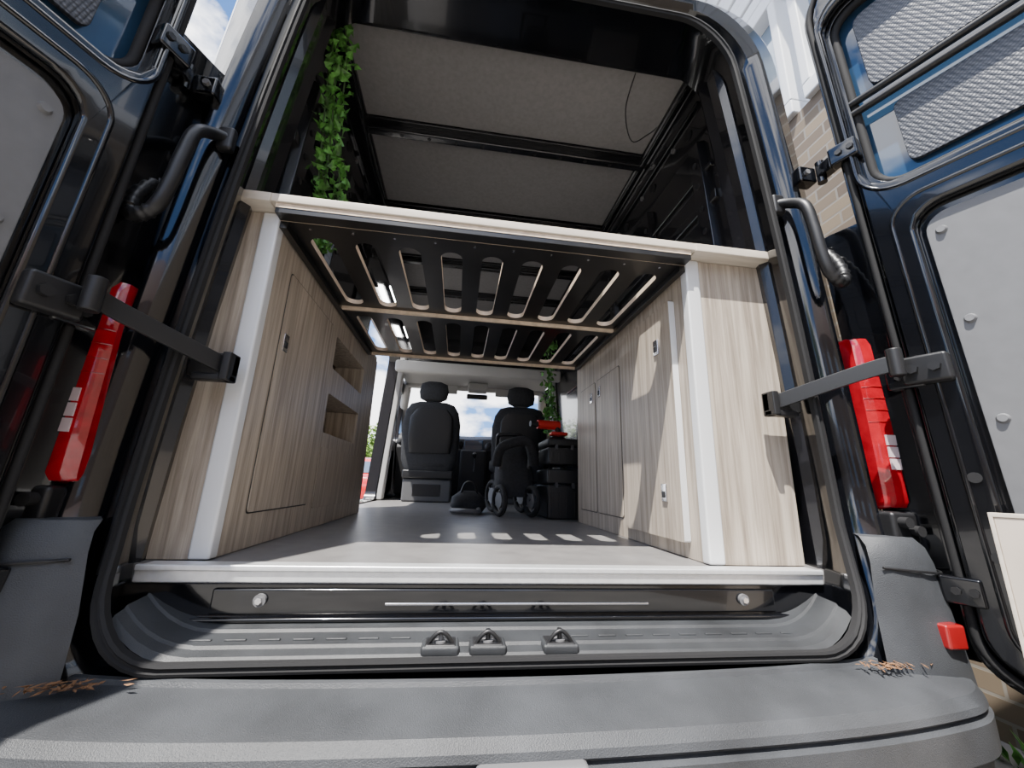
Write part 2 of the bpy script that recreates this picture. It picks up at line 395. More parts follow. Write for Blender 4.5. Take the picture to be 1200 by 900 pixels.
for k in range(130):
    s=random.choice((-1,1)); x=XC+s*random.gauss(0.78,0.035); y=random.gauss(0.838,0.009); z=-0.352+random.random()*0.006
    a=random.random()*6.28; L=random.uniform(0.005,0.014); w=0.0025
    c,si=math.cos(a),math.sin(a)
    vs=[bm.verts.new((x+c*u-si*v,y+si*u+c*v,z+random.random()*0.003)) for u,v in ((-L,0),(0,-w),(L,0),(0,w))]
    bm.faces.new(vs)
finish(bm,'dry_leaf_litter','debris',van,smooth=False)

# ---- tail lamps
for s in (-1,1):
    lp=empty('tail_lamp')
    off=0.010 if s>0 else -0.022
    def sh(z): return -0.02*z if s>0 else 0.02*(z-0.1)
    zt=0.452 if s>0 else 0.425
    base=[(0.950+off,0.985),(0.952+off,0.932),(0.972+off,0.915),(1.005+off*0.6,0.912),(1.04,0.94),(1.055,1.0),(1.058,1.08),(1.03,1.12)]
    rgs=[]
    for (z,sc) in ((-0.032,0.6),(-0.025,0.9),(-0.01,1.0),(0.1,1.0),(0.2,1.0),(0.3,1.0),(zt-0.03,1.0),(zt-0.008,0.93),(zt,0.7)):
        rgs.append([(XC+s*(1.02+(a-1.02)*(0.6+0.4*sc)+sh(z)),1.0+(y-1.0)*sc,z) for a,y in base])
    loft('lens_body',rgs,'red',lp,caps=True,ang=38)
    for k in range(3):
        z=0.072+k*0.032
        pts=[(0.974+off,0.9135),(1.005+off*0.6,0.911),(1.036,0.936)]
        rg=[]
        for (a,y) in pts:
            rg.append([(XC+s*(a+sh(z)),y-0.002,z),(XC+s*(a+sh(z)),y+0.006,z),(XC+s*(a+sh(z)),y+0.006,z+0.028),(XC+s*(a+sh(z)),y-0.002,z+0.028)])
        loft('reverse_lens_%d'%k,rg,'clear',lp,caps=True,ang=30)
    for k in range(6):
        z=0.20+k*0.033
        tube('lens_rib',[(XC+s*(0.953+off+sh(z)),0.931,z),(XC+s*(0.972+off+sh(z)),0.9145,z),(XC+s*(1.005+off*0.6+sh(z)),0.9115,z)],0.0012,'redd',lp,6)

# ---- grab handles
for s in (-1,1):
    gh=empty('grab_handle')
    oa,oz=(0.0,0.0) if s>0 else (0.03,-0.03)
    q=[(0.80,0.955,0.90),(0.818,0.925,0.885),(0.822,0.88,0.84),(0.828,0.87,0.76),(0.835,0.868,0.68),(0.85,0.868,0.615),(0.885,0.872,0.59),(0.915,0.885,0.61),(0.925,0.90,0.66),(0.925,0.93,0.72),(0.92,0.96,0.74)]
    pts=smoothpath([(XC+s*(a+oa),b,c+oz) for a,b,c in q],8)
    n=len(pts)
    tube('handle_grip',pts,0.017,'dplastic',gh,12,rfun=lambda t:0.0155+(0.0022*math.sin(t*n*2.2) if t>0.5 else 0))
    xh=XC+s*(0.80+oa); box('handle_base',xh-0.02,xh+0.02,0.94,0.965,0.86+oz,0.93+oz,'dplastic',gh,0.008)
    xh=XC+s*(0.92+oa); box('handle_base_lower',xh-0.02,xh+0.02,0.935,0.965,0.70+oz,0.77+oz,'dplastic',gh,0.008)

# ---- rear doors
def door(s):
    d=empty('van_rear_door')
    th=math.radians(22)
    H=Vector((XC+s*(0.972 if s>0 else 0.932),0.85,0)); D=Vector((s*math.sin(th),-math.cos(th),0)); N=Vector((-s*math.cos(th),-math.sin(th),0))
    lean=0.0585 if s>0 else 0.03
    def xf(p):
        u,z,n=p
        v=H+D*u+N*n; return (v.x+s*(-lean*(z-0.3)),v.y,z)
    def xb(p):
        return xf((p[0],p[2],p[1]))
    out=rr(0,0.80,-0.40,1.68,0.10,8,0.16)
    win=rr(0.055,0.70,0.85,1.50,0.07,6)
    sheet('door_shell',out,[win],-0.085,-0.012,'paint',d,xf,0.014)
    if s>0: sheet('door_hinge_return',rr(-0.11,0.03,-0.36,0.80,0.03,4),[],-0.082,-0.050,'paint',d,xf,0.008)
    else:
        sheet('door_hinge_return',rr(-0.10,0.03,-0.36,0.50,0.03,4),[],-0.082,-0.050,'paint',d,xf,0.008)
        sheet('door_hinge_return_upper',rr(-0.17,0.03,0.44,1.12,0.03,4),[],-0.082,-0.050,'paint',d,xf,0.008)
    low_=rr(0.115,0.71,-0.30,0.735,0.06,6)
    sheet('door_inner_frame',rr(0.03,0.765,-0.365,1.64,0.09,8,0.15),[rr(0.045,0.71,0.84,1.51,0.075,6),low_],-0.014,0.018,'paint',d,xf,0.010)
    for lo,r,n in ((rr(0.075,0.735,-0.335,0.775,0.075,8),0.006,0.017),(rr(0.033,0.725,0.815,1.535,0.09,8),0.007,0.015)):
        tube('pressed_ridge',[xf((a,b,n)) for a,b in lo],r,'paint',d,closed=True,seg=8)
    tube('door_seal',[xf((a,b,0.0)) for a,b in rr(0.017,0.783,-0.383,1.662,0.095,8,0.155)],0.009,'rubber',d,closed=True,seg=8)
    sheet('door_card_recess',rr(0.10,0.72,-0.31,0.745,0.06,6),[],-0.03,-0.016,'paint',d,xf)
    sheet('door_card',rr(0.128,0.70,-0.285,0.71,0.05,6),[],-0.012,-0.002,'panel',d,xf,0.002)
    for (u,z) in ((0.155,0.66),(0.155,0.42),(0.155,0.18),(0.155,-0.06),(0.155,-0.24),(0.40,0.68),(0.62,0.68),(0.40,-0.25),(0.66,0.2)):
        c=Vector(xf((u,z,0.001))); cyl('card_clip',c,N,0.012,0.008,'panel',d,16,r2=0.008)
    sheet('window_glass',rr(0.045,0.71,0.84,1.51,0.07,6),[],-0.060,-0.054,'glass',d,xf)
    tube('window_rubber',[xf((a,b,-0.03)) for a,b in rr(0.060,0.695,0.855,1.495,0.068,6)],0.012,'rubber',d,closed=True,seg=8)
    sheet('foil_blind_lower',rr(0.135,0.66,0.90,1.10,0.02,4),[],-0.048,-0.036,'foil',d,xf,0.003)
    sheet('foil_blind_upper',rr(0.105,0.66,1.19,1.46,0.03,4),[],-0.048,-0.036,'foil',d,xf,0.003)
    for z in (1.125,1.160):
        tube('window_bar',[xf((0.055,z,-0.018)),xf((0.70,z,-0.018))],0.012,'dplastic',d,8,flat=0.8)
    for z in (1.0,0.30,-0.2):
        box('hinge_strap_%d'%(z*10),-0.015,0.055,-0.01,0.026,z-0.03,z+0.03,'paint',d,0.006,xf=xb)
        for k in (0.012,0.04):
            cyl('hinge_screw',Vector(xf((k,z,0.028))),N,0.009,0.008,'dplastic',d,6)
    for (u,z) in ((0.09,0.05),(0.09,-0.12),(0.42,0.79)):
        cyl('grommet',Vector(xf((u,z,0.019))),N,0.012,0.004,'rubber',d,14)
    box('check_strap_mount',0.02,0.11,0.015,0.045,0.275,0.345,'dplastic',d,0.008,xf=xb)
    for k in (0.045,0.085):
        cyl('mount_bolt',Vector(xf((k,0.31,0.05))),N,0.012,0.012,'dplastic',d,6)
door(-1); door(1)
# ---- check straps
for s in (-1,1):
    cs=empty('door_check_strap')
    o=0.90 if s>0 else 0.875
    p0=Vector((XC+s*o,0.79,0.325)); p1=Vector((XC+s*0.855,0.85,0.31)); p2=Vector((XC+s*0.735,1.0,0.255)); 
    rg=[]
    for p in smoothpath([tuple(x) for x in (p0,p1,p2)],8):
        rg.append([(p.x,p.y-0.005,p.z-0.021),(p.x+s*0.006,p.y+0.005,p.z-0.021),(p.x+s*0.006,p.y+0.005,p.z+0.021),(p.x,p.y-0.005,p.z+0.021)])
    loft('strap_arm',rg,'dplastic',cs,caps=True,bevel=0.002)
    cyl('strap_pivot',p0,(0,0,1),0.016,0.070,'dplastic',cs,16,bevel=0.003)
    x=XC+s*0.715
    box('strap_foot',min(x,x+s*0.085),max(x,x+s*0.085),0.985,1.015,0.215,0.232,'dplastic',cs,0.004)
    box('strap_foot_web',min(x,x+s*0.02),max(x,x+s*0.02),0.975,1.02,0.215,0.285,'dplastic',cs,0.004)
    box('strap_end_plate',min(x,x+s*0.10),max(x,x+s*0.10),0.99,1.02,0.225,0.285,'dplastic',cs,0.006)

# ---------------------------------------------------------------- cabinets
CY=1.065
TOP=0.735
def xfL(p): return (-0.56-p[2],p[0],p[1])
def xfR(p): return (0.70+p[2],p[0],p[1])
def latch(par,x,y,z,s):
    box('latch_plate',x-0.004,x+0.004,y-0.016,y+0.016,z-0.028,z+0.028,'chrome',par,0.002)
    box('latch_button',x+s*0.004-0.003,x+s*0.004+0.003,y-0.009,y+0.009,z-0.016,z+0.004,'dplastic',par,0.002)
cl=empty('storage_cabinet')
c1=rr(1.70,2.22,0.455,0.60,0.012,3); c2=rr(1.70,2.22,0.18,0.345,0.012,3)
sheet('cabinet_side',rr(CY+0.01,2.52,FZ+0.002,TOP,0.001,1),[c1,c2],0.0,0.016,'wood',cl,xfL)
box('cabinet_rear',-0.69,-0.562,CY,CY+0.016,FZ+0.002,TOP,'wood',cl,0.001)
box('cabinet_far_end',-0.74,-0.562,2.50,2.515,FZ+0.002,TOP,'wood',cl,0.001)
for (z0,z1) in ((0.455,0.60),(0.18,0.345)):
    box('cubby_floor',-0.73,-0.576,1.68,2.24,z0-0.012,z0-0.001,'wood',cl,0)
    box('cubby_roof',-0.73,-0.576,1.68,2.24,z1+0.001,z1+0.012,'wood',cl,0)
    box('cubby_back',-0.735,-0.725,1.68,2.24,z0-0.012,z1+0.012,'wood',cl,0)
    box('cubby_side',-0.73,-0.576,1.685,1.697,z0,z1,'wood',cl,0); box('cubby_side_far',-0.73,-0.576,2.223,2.235,z0,z1,'wood',cl,0)
sheet('cabinet_door',rr(1.20,1.64,-0.10,0.62,0.012,4),[],-0.0035,0.0,'wood',cl,xfL,0.0015)
sheet('door_gap',rr(1.196,1.644,-0.104,0.624,0.014,4),[],-0.0008,0.0,'slat',cl,xfL)
sheet('lower_panel',rr(1.70,2.46,-0.12,0.12,0.012,4),[],-0.0035,0.0,'wood',cl,xfL,0.0015)
latch(cl,-0.557,1.235,0.40,1)
box('corner_trim',-0.602,-0.554,CY-0.006,CY+0.03,FZ+0.002,TOP,'trimw',cl,0.006)
cr=empty('storage_cabinet')
sheet('cabinet_side',rr(CY+0.01,2.27,FZ+0.002,TOP,0.001,1),[],0.0,0.016,'wood',cr,xfR)
box('cabinet_rear',0.702,0.985,CY,CY+0.016,FZ+0.002,TOP,'wood',cr,0.001)
box('cabinet_far_end',0.702,1.04,2.255,2.27,FZ+0.002,TOP,'wood',cr,0.001)
sheet('fold_down_table',rr(1.15,1.565,-0.15,0.63,0.006,3),[],-0.022,-0.001,['wood','trimw'],cr,xfR,0.0,faces_mat=1)
for (a,b) in ((1.63,1.925),(1.95,2.21)):
    sheet('door_gap',rr(a-0.004,b+0.004,-0.124,0.544,0.014,4),[],-0.0008,0.0,'slat',cr,xfR)
    sheet('cabinet_door',rr(a,b,-0.12,0.54,0.012,4),[],-0.0035,0.0,'wood',cr,xfR,0.0015)
latch(cr,0.676,1.245,0.49,-1); latch(cr,0.676,1.245,-0.01,-1)
latch(cr,0.695,1.88,0.475,-1); latch(cr,0.695,2.0,0.465,-1)
box('corner_trim',0.694,0.742,CY-0.006,CY+0.03,FZ+0.002,TOP,'trimw',cr,0.006)

# ---------------------------------------------------------------- bed platform
bed=empty('slatted_bed_platform')
box('front_rail_top',-0.575,0.715,1.015,1.05,0.742,0.768,'woodtop',bed,0.003)
box('cabinet_top_slab',-0.72,-0.565,1.01,2.52,0.737,0.765,'woodtop',bed,0.003)
box('cabinet_top_slab_b',0.705,1.02,1.01,2.27,0.737,0.765,'woodtop',bed,0.003)
box('front_rail_black',-0.553,0.693,1.022,1.06,0.712,0.741,'slat',bed,0.001)
box('front_rail_ply',-0.553,0.693,1.0205,1.0225,0.728,0.741,'ply',bed,0.0)
def slots(n,x0,x1,y0,y1,w):
    L=[]
    for i in range(n):
        c=x0+(x1-x0)*(i+0.5)/n
        L.append(rr(c-w/2,c+w/2,y0,y1,w/2-0.0005,6))
    return L
ix=lambda p:(p[0],p[1],p[2])
sheet('slotted_panel',[(-0.553,1.061),(0.693,1.061),(0.693,1.62),(-0.553,1.62)],slots(9,-0.535,0.675,1.13,1.59,0.070),0.712,0.730,['slat','ply'],bed,ix,faces_mat=1)
sheet('slotted_panel_b',[(-0.553,1.66),(0.693,1.66),(0.693,2.245),(-0.553,2.245)],slots(9,-0.535,0.675,1.71,2.20,0.070),0.712,0.730,['slat','ply'],bed,ix,faces_mat=1)
box('cross_rail',-0.553,0.693,1.615,1.632,0.698,0.7115,'ply',bed,0.001)
box('cross_rail_b',-0.553,0.693,1.634,1.665,0.70,0.727,'slat',bed,0.001)
box('cross_rail_c',-0.553,0.693,2.235,2.25,0.696,0.7115,'ply',bed,0.001)
for k in range(10):
    cyl('panel_screw',(-0.48+k*0.122,1.085,0.711),(0,0,1),0.004,0.003,'chrome',bed,8)
for s,x in ((0,-0.553),(1,0.673)):
    box('side_batten',x,x+0.02,1.061,2.235,0.69,0.7115,'slat',bed,0.001)

# ---------------------------------------------------------------- cab
box('cab_headliner',XC-0.82,XC+0.82,3.75,4.55,1.09,1.14,'headl',van,0.02)
box('cab_header_shelf',XC-0.82,XC+0.82,3.72,3.80,1.02,1.13,'headl',van,0.02)
box('windscreen_header',XC-0.80,XC+0.80,4.50,4.60,1.05,1.12,'headl',van,0.02)
box('overhead_console',XC-0.10,XC+0.12,4.28,4.45,1.0,1.09,'headl',van,0.02)
box('interior_mirror',XC-0.11,XC+0.13,4.42,4.45,0.93,0.99,'dplastic',van,0.012)
box('cab_upper_bulkhead',XC-0.88,XC+0.88,4.18,4.26,1.13,1.80,'inpaint',van,0.01)
for s in (-1,1):
    tube('a_pillar',[(XC+s*0.80,4.55,1.10),(XC+s*0.86,4.85,0.85),(XC+s*0.90,5.12,0.60)],0.05,'headl',van,10)
    rg=[]
    for z in (-0.19,0.2,0.6,1.0,1.3):
        x=XC+s*(W(z)-0.125)
        rg.append([(x,4.03,z),(x-s*0.05,4.05,z),(x-s*0.055,4.14,z),(x-s*0.03,4.21,z),(x,4.22,z)])
    loft('b_pillar_trim',rg,'headl',van,caps=True,bevel=0.01)
    tube('seat_belt',[(XC+s*0.83,4.08,1.0),(XC+s*0.80,4.10,0.4),(XC+s*0.79,4.13,-0.1)],0.018,'seat',van,8,flat=0.15)
    box('sun_visor',XC+s*0.42-0.20,XC+s*0.42+0.20,4.44,4.47,0.98,1.08,'headl',van,0.012)
mk('bonnet',[(XC-0.95,5.0,0.45),(XC+0.95,5.0,0.45),(XC+0.85,5.7,0.2),(XC-0.85,5.7,0.2),(XC-0.95,5.0,-0.5),(XC+0.95,5.0,-0.5),(XC+0.85,5.75,-0.5),(XC-0.85,5.75,-0.5)],[(0,1,2,3),(0,4,5,1),(3,2,6,7),(0,3,7,4),(1,5,6,2)],'paint',van)
rg=[]
for i in range(13):
    x=XC-0.86+1.72*i/12; h=0.03*math.sin(i*0.9)
    rg.append([(x,5.12,-0.19),(x,4.72,-0.15),(x,4.66,0.15),(x,4.60,0.36+h*0.4),(x,4.66,0.50+h*0.3),(x,4.80,0.55+h*0.3),(x,5.12,0.56)])
loft('dashboard',rg,'dash',van,caps=True,bevel=0.01)
box('centre_console',XC-0.14,XC+0.16,4.50,4.68,-0.19,0.36,'dash',van,0.03)
box('infotainment_screen',XC-0.10,XC+0.12,4.585,4.60,0.36,0.48,'glass',van,0.01)
for k,x in enumerate((XC-0.62,XC-0.2,XC+0.24,XC+0.7)):
    box('air_vent_%d'%k,x-0.06,x+0.06,4.60,4.63,0.40,0.46,'greypl',van,0.01)
cyl('gear_lever',(XC+0.02,4.47,0.20),(0,-0.3,1),0.012,0.16,'chrome',van,10); 
loft('gear_knob',[sq(XC+0.02,4.445,0.008,0.008,0.26,12,2),sq(XC+0.02,4.445,0.025,0.025,0.285,12,2),sq(XC+0.02,4.445,0.025,0.025,0.31,12,2),sq(XC+0.02,4.445,0.008,0.008,0.33,12,2)],'dplastic',van,caps=True)
sw=empty('steering_wheel')
ax=Vector((0,-0.85,0.5)).normalized()
torus('wheel_rim',(0.60,4.42,0.44),ax,0.19,0.015,'dplastic',sw)
cyl('wheel_hub',(0.60,4.43,0.43),ax,0.06,0.05,'dplastic',sw,16,bevel=0.01)
for a in (0,120,240):
    u=ax.orthogonal().normalized(); w=ax.cross(u); v=u*math.cos(math.radians(a))+w*math.sin(math.radians(a))
    c=Vector((0.60,4.42,0.44)); tube('wheel_spoke',[c,c+v*0.19],0.012,'dplastic',sw,8)
tube('steering_column',[(0.60,4.44,0.42),(0.60,4.68,0.28)],0.035,'dplastic',sw,10)
def seat(x):
    e=empty('van_seat',(x,3.95,0))
    y=3.95; k=1.15
    loft('backrest',[sq(x,y+0.02,0.20*k,0.06,0.10),sq(x,y+0.01,0.235*k,0.075,0.2),sq(x,y-0.005,0.245*k,0.08,0.40),sq(x,y-0.03,0.245*k,0.075,0.55),sq(x,y-0.05,0.225*k,0.065,0.66),sq(x,y-0.062,0.185*k,0.055,0.73),sq(x,y-0.065,0.12*k,0.035,0.755)],'seat',e,caps=True,ang=60)
    loft('back_shell',[sq(x,y-0.065,0.17*k,0.02,0.26),sq(x,y-0.085,0.185*k,0.025,0.4),sq(x,y-0.105,0.18*k,0.02,0.6),sq(x,y-0.11,0.13*k,0.01,0.68)],'dplastic',e,caps=True,ang=60)
    loft('headrest',[sq(x,y-0.07,0.08,0.03,0.765,20,2.8),sq(x,y-0.07,0.13,0.05,0.79,20,2.8),sq(x,y-0.065,0.145,0.055,0.86,20,2.8),sq(x,y-0.06,0.13,0.05,0.94,20,2.8),sq(x,y-0.06,0.07,0.03,0.965,20,2.8)],'seat',e,caps=True,ang=60)
    for s in (-1,1): cyl('headrest_post',(x+s*0.05,y-0.068,0.76),(0,0,1),0.007,0.07,'chrome',e,8)
    loft('seat_cushion',[sq(x,y+0.22,0.23,0.22,0.10),sq(x,y+0.21,0.27,0.27,0.14),sq(x,y+0.21,0.27,0.27,0.22),sq(x,y+0.21,0.23,0.22,0.26)],'seat',e,caps=True,ang=60)
    box('seat_pedestal',x-0.23,x+0.23,y-0.03,y+0.38,-0.196,0.02,'seatbase',e,0.02)
    box('seat_slider',x-0.24,x+0.24,y-0.05,y+0.40,0.02,0.10,'dplastic',e,0.015)
    box('pedestal_opening',x-0.13,x+0.13,y-0.036,y-0.028,-0.14,-0.03,'dplastic',e,0.01)
    for s in (-1,1): box('armrest',x+s*0.30-0.025,x+s*0.30+0.025,y+0.0,y+0.30,0.34,0.40,'seat',e,0.02)
seat(-0.28); seat(0.60)

# ---------------------------------------------------------------- ivy
def ivy(paths,n,size,spread=0.022,name='hanging_ivy'):
    e=empty(name,paths[0][0])
    for k,pth in enumerate(paths):
        tube('stem_%d'%k,smoothpath(pth,6),0.003,'stem',e,6)
    bm=bmesh.new()
    sp=[smoothpath(p,10) for p in paths]
    for k in range(n):
        P=random.choice(sp); c=random.choice(P)+Vector((random.gauss(0,spread),random.gauss(0,spread),random.gauss(0,0.02)))
        L=random.uniform(0.6,1.2)*size; w=L*0.5
        rot=Matrix.Rotation(random.uniform(0,6.28),3,'Z')@Matrix.Rotation(random.uniform(0.3,1.9),3,'X')@Matrix.Rotation(random.uniform(-.6,.6),3,'Y')
        pts=[(0,0,0),(w*0.9,L*0.18,0.12*L),(w*0.55,L*0.55,0.10*L),(0,L,-0.1*L),(-w*0.55,L*0.55,0.10*L),(-w*0.9,L*0.18,0.12*L),(0,L*0.5,0)]
        if c.z<0.80 and paths[0][0][2]>1.5: c.z=0.80+random.random()*0.03
        vs=[bm.verts.new(c+rot@Vector(p)) for p in pts]
        for f in ((0,1,2,6),(6,2,3),(6,3,4),(0,6,4,5)): bm.faces.new([vs[i] for i in f])
    finish(bm,'ivy_leaves','leaf',e,smooth=False)
ivy([[(-0.565,1.20,1.72),(-0.56,1.23,1.50),(-0.555,1.28,1.25),(-0.565,1.33,1.0),(-0.56,1.36,0.81)],
     [(-0.545,1.20,1.72),(-0.525,1.24,1.5),(-0.54,1.29,1.25),(-0.515,1.34,1.05),(-0.54,1.36,0.81)],
     [(-0.58,1.2,1.70),(-0.585,1.26,1.35),(-0.58,1.32,1.0),(-0.57,1.36,0.81)]],560,0.032,0.014)
ivy([[(0.72,3.2,1.2),(0.73,3.2,0.9),(0.72,3.2,0.6),(0.73,3.2,0.42)],[(0.75,3.2,1.2),(0.76,3.22,0.8),(0.77,3.2,0.55)]],240,0.045,0.022)

# ---------------------------------------------------------------- tools and pushchair
def case(x0,x1,y0,y1,z0,z1):
    e=empty('tool_case',((x0+x1)/2,(y0+y1)/2,z0))
    zm=z0+(z1-z0)*0.68
    box('case_base',x0,x1,y0,y1,z0,zm-0.002,'dplastic',e,0.012); box('case_lid',x0-0.004,x1+0.004,y0-0.004,y1+0.004,zm+0.002,z1,'dplastic',e,0.014)
    for x in (x0+0.25*(x1-x0),x0+0.75*(x1-x0)): box('case_latch',x-0.010,x+0.010,y0-0.012,y0-0.002,zm-0.02,zm+0.012,'seatbase',e,0.003)
    for k in range(4): box('case_rib',x0+0.02+k*(x1-x0-0.05)/3.3,x0+0.03+k*(x1-x0-0.05)/3.3,y0-0.006,y0+0.002,z0+0.02,zm-0.04,'dplastic',e,0.002)
    tube('case_handle',smoothpath([((x0+x1)/2-0.05,(y0+y1)/2,z1-0.002),((x0+x1)/2-0.04,(y0+y1)/2,z1+0.02),((x0+x1)/2+0.04,(y0+y1)/2,z1+0.02),((x0+x1)/2+0.05,(y0+y1)/2,z1-0.002)],4),0.007,'dplastic',e,8)
case(0.55,0.76,2.40,2.75,FZ+0.001,0.10); case(0.555,0.755,2.41,2.72,0.125,0.29)
dr=empty('cordless_drill',(0.52,2.5,0.33))
tube('drill_body',[(0.50,2.50,0.385),(0.56,2.51,0.385),(0.65,2.52,0.385)],0.030,'redpl',dr,12)
tube('drill_chuck',[(0.45,2.49,0.385),(0.50,2.50,0.385)],0.02,'dplastic',dr,12)
tube('drill_grip',[(0.63,2.51,0.375),(0.65,2.52,0.335)],0.02,'dplastic',dr,10)
box('drill_battery',0.59,0.70,2.48,2.56,0.317,0.34,'redpl',dr,0.008)
pc=empty('folded_pushchair',(0.38,2.8,FZ))
for (x,y,r) in ((0.27,2.50,0.085),(0.47,2.50,0.085),(0.26,2.9,0.10),(0.47,2.9,0.10)):
    torus('wheel_tyre',(x,y,FZ+r+0.012),(1,0.35,0),r-0.004,0.016,'tyre',pc)
    cyl('wheel_disc',(x,y,FZ+r+0.012),(1,0.35,0),r*0.55,0.016,'greypl',pc,18)
    for k in range(5):
        a=k*1.2566; ax2=Vector((1,0.35,0)).normalized(); u=ax2.orthogonal().normalized(); w=ax2.cross(u); c=Vector((x,y,FZ+r+0.012))
        tube('wheel_spoke',[c,c+(u*math.cos(a)+w*math.sin(a))*(r-0.01)],0.005,'greypl',pc,6)
for x in (0.28,0.47):
    tube('frame_rail',smoothpath([(x,2.50,FZ+0.10),(x,2.70,0.04),(x,2.92,0.20),(x,2.9,0.32)],6),0.013,'dplastic',pc,8)
    tube('frame_strut',[(x,2.9,FZ+0.11),(x,2.62,0.12),(x,2.56,0.22)],0.012,'greypl',pc,8)
tube('push_handle',smoothpath([(0.28,2.9,0.32),(0.30,2.87,0.35),(0.45,2.87,0.35),(0.47,2.9,0.32)],5),0.016,'dplastic',pc,8)
loft('fabric_seat',[sq(0.375,2.66,0.10,0.11,-0.08,18,3),sq(0.38,2.68,0.13,0.14,0.0,18,3),sq(0.38,2.73,0.125,0.12,0.10,18,3),sq(0.39,2.78,0.12,0.09,0.20,18,3),sq(0.40,2.81,0.09,0.05,0.29,18,3)],'seat',pc,caps=True,ang=60)
tube('folded_hood',smoothpath([(0.25,2.6,0.12),(0.28,2.54,0.23),(0.44,2.54,0.27),(0.50,2.6,0.13)],6),0.032,'seat',pc,10)
vb=empty('holdall_bag',(0.08,2.7,FZ))
loft('bag_body',[sq(0.09,2.78,0.09,0.10,FZ+0.002,18,2.6),sq(0.09,2.78,0.12,0.13,FZ+0.04,18,2.6),sq(0.085,2.78,0.11,0.12,FZ+0.10,18,2.6),sq(0.09,2.78,0.06,0.07,FZ+0.14,18,2.6)],'seat',vb,caps=True,ang=60)
tube('bag_strap',smoothpath([(0.03,2.73,FZ+0.10),(0.06,2.7,FZ+0.19),(0.12,2.7,FZ+0.19),(0.15,2.73,FZ+0.10)],5),0.009,'dplastic',vb,8)
tube('bag_hose',smoothpath([(-0.02,2.65,FZ+0.02),(0.06,2.54,FZ+0.025),(0.14,2.56,FZ+0.02),(0.15,2.64,FZ+0.03)],6),0.016,'greypl',vb,8)

# ---------------------------------------------------------------- outside
g=box('ground',-40,40,-30,60,GZ-0.1,GZ,'asphalt',None,0)
bd=empty('brick_building',(1.97,0,GZ))
sheet('brick_facade',[(-6,GZ),(9,GZ),(9,2.32),(-6,2.32)],[],0.0,0.25,'brick',bd,lambda p:(1.97+p[2],p[0],p[1]))
for k in range(8):
    y=-5.5+k*1.8
    box('window_frame_low_%d'%k,1.93,2.1,y,y+1.72,2.32,2.42,'upvc',bd,0.01)
    box('window_frame_top_%d'%k,1.93,2.1,y,y+1.72,3.30,3.42,'upvc',bd,0.01)
    for j in range(3): box('window_mullion_%d_%d'%(k,j),1.93,2.1,y+j*0.83,y+j*0.83+0.06,2.42,3.30,'upvc',bd,0.01)
    box('window_pane_%d'%k,2.03,2.05,y+0.02,y+1.7,2.40,3.34,'wglass',bd,0)
for k in range(9): box('cladding_board_%d'%k,1.93-0.012*(k%2),2.1,-6,9,3.42+k*0.12,3.532+k*0.12,'upvc',bd,0.014)
box('eaves_soffit',1.6,2.2,-6,9,4.50,4.56,'upvc',bd,0.01)
tube('gutter',[(1.58,-6,4.56),(1.58,9,4.56)],0.06,'upvc',bd,10)
ws=empty('weeds',(1.85,1.3,GZ))
bm=bmesh.new()
for k in range(300):
    c=Vector((1.90-abs(random.gauss(0,0.07)),random.uniform(0.7,2.4),GZ)); a=random.random()*6.28; h=random.uniform(0.03,0.11); w=0.006+random.random()*0.008
    d=Vector((-abs(math.cos(a)),math.sin(a),0)); t=d*h*0.6+Vector((0,0,h)); q=Vector((-d.y,d.x,0))*w
    vs=[bm.verts.new(c),bm.verts.new(c+t*0.5+q),bm.verts.new(c+t),bm.verts.new(c+t*0.5-q)]; bm.faces.new(vs)
finish(bm,'weed_blades','leaf',ws,smooth=False)
wb=empty('wooden_board',(1.0,0.62,GZ))
th=math.radians(22); D=Vector((math.sin(th),-math.cos(th),0)); Nn=Vector((-math.cos(th),-math.sin(th),0))
def bx(p): 
    v=Vector((1.045,0.67,0))+D*p[0]+Nn*p[1]; return (v.x,v.y,p[2])
box('board_panel',0.0,0.5,-0.018,0.0,GZ,-0.03,'cream',wb,0.002,xf=bx)
box('board_edge_strip',-0.006,0.0,-0.02,0.002,GZ,-0.028,'woodtop',wb,0.001,xf=bx)
box('board_top_strip',-0.006,0.5,-0.02,0.002,-0.03,-0.022,'woodtop',wb,0.001,xf=bx)
def tree(x,y,h,r,n=2600):
    e=empty('tree',(x,y,GZ))
    tube('trunk',smoothpath([(x,y,GZ),(x+0.1,y,GZ+h*0.3),(x,y+0.1,GZ+h*0.6)]),0.16,'bark',e,8,rfun=lambda t:0.2-0.12*t)
    for k in range(5):
        a=k*1.26; tube('branch_%d'%k,smoothpath([(x,y,GZ+h*0.4),(x+r*.3*math.cos(a),y+r*.3*math.sin(a),GZ+h*.6),(x+r*.6*math.cos(a),y+r*.6*math.sin(a),GZ+h*.75)]),0.05,'bark',e,6)
    bm=bmesh.new()
    cl_=[(Vector((x,y,GZ+h*0.62))+Vector((random.uniform(-1,1)*r*.6,random.uniform(-1,1)*r*.6,random.uniform(-.32,.32)*h)),random.uniform(.35,.55)*r) for _ in range(16)]
    for k in range(n):
        c,R=random.choice(cl_); v=Vector((random.gauss(0,1),random.gauss(0,1),random.gauss(0,1))).normalized()*R*random.uniform(.7,1)
        s=random.uniform(.08,.17)*1.4; rot=Matrix.Rotation(random.random()*6.28,3,'Z')@Matrix.Rotation(random.random()*3.1,3,'X')
        vs=[bm.verts.new(c+v+rot@Vector(p)*s) for p in ((-.5,0,0),(0,-.6,.1),(.7,0,0),(0,.6,.1))]; bm.faces.new(vs)
    finish(bm,'foliage','leaf2',e,smooth=False)
tree(-5.4,27,3.8,2.0,4200); tree(-8.5,33,4.5,3); tree(3.5,38,3.6,3); tree(-12,-9,6,2.6)  # last tree stands behind the camera, put in to be reflected
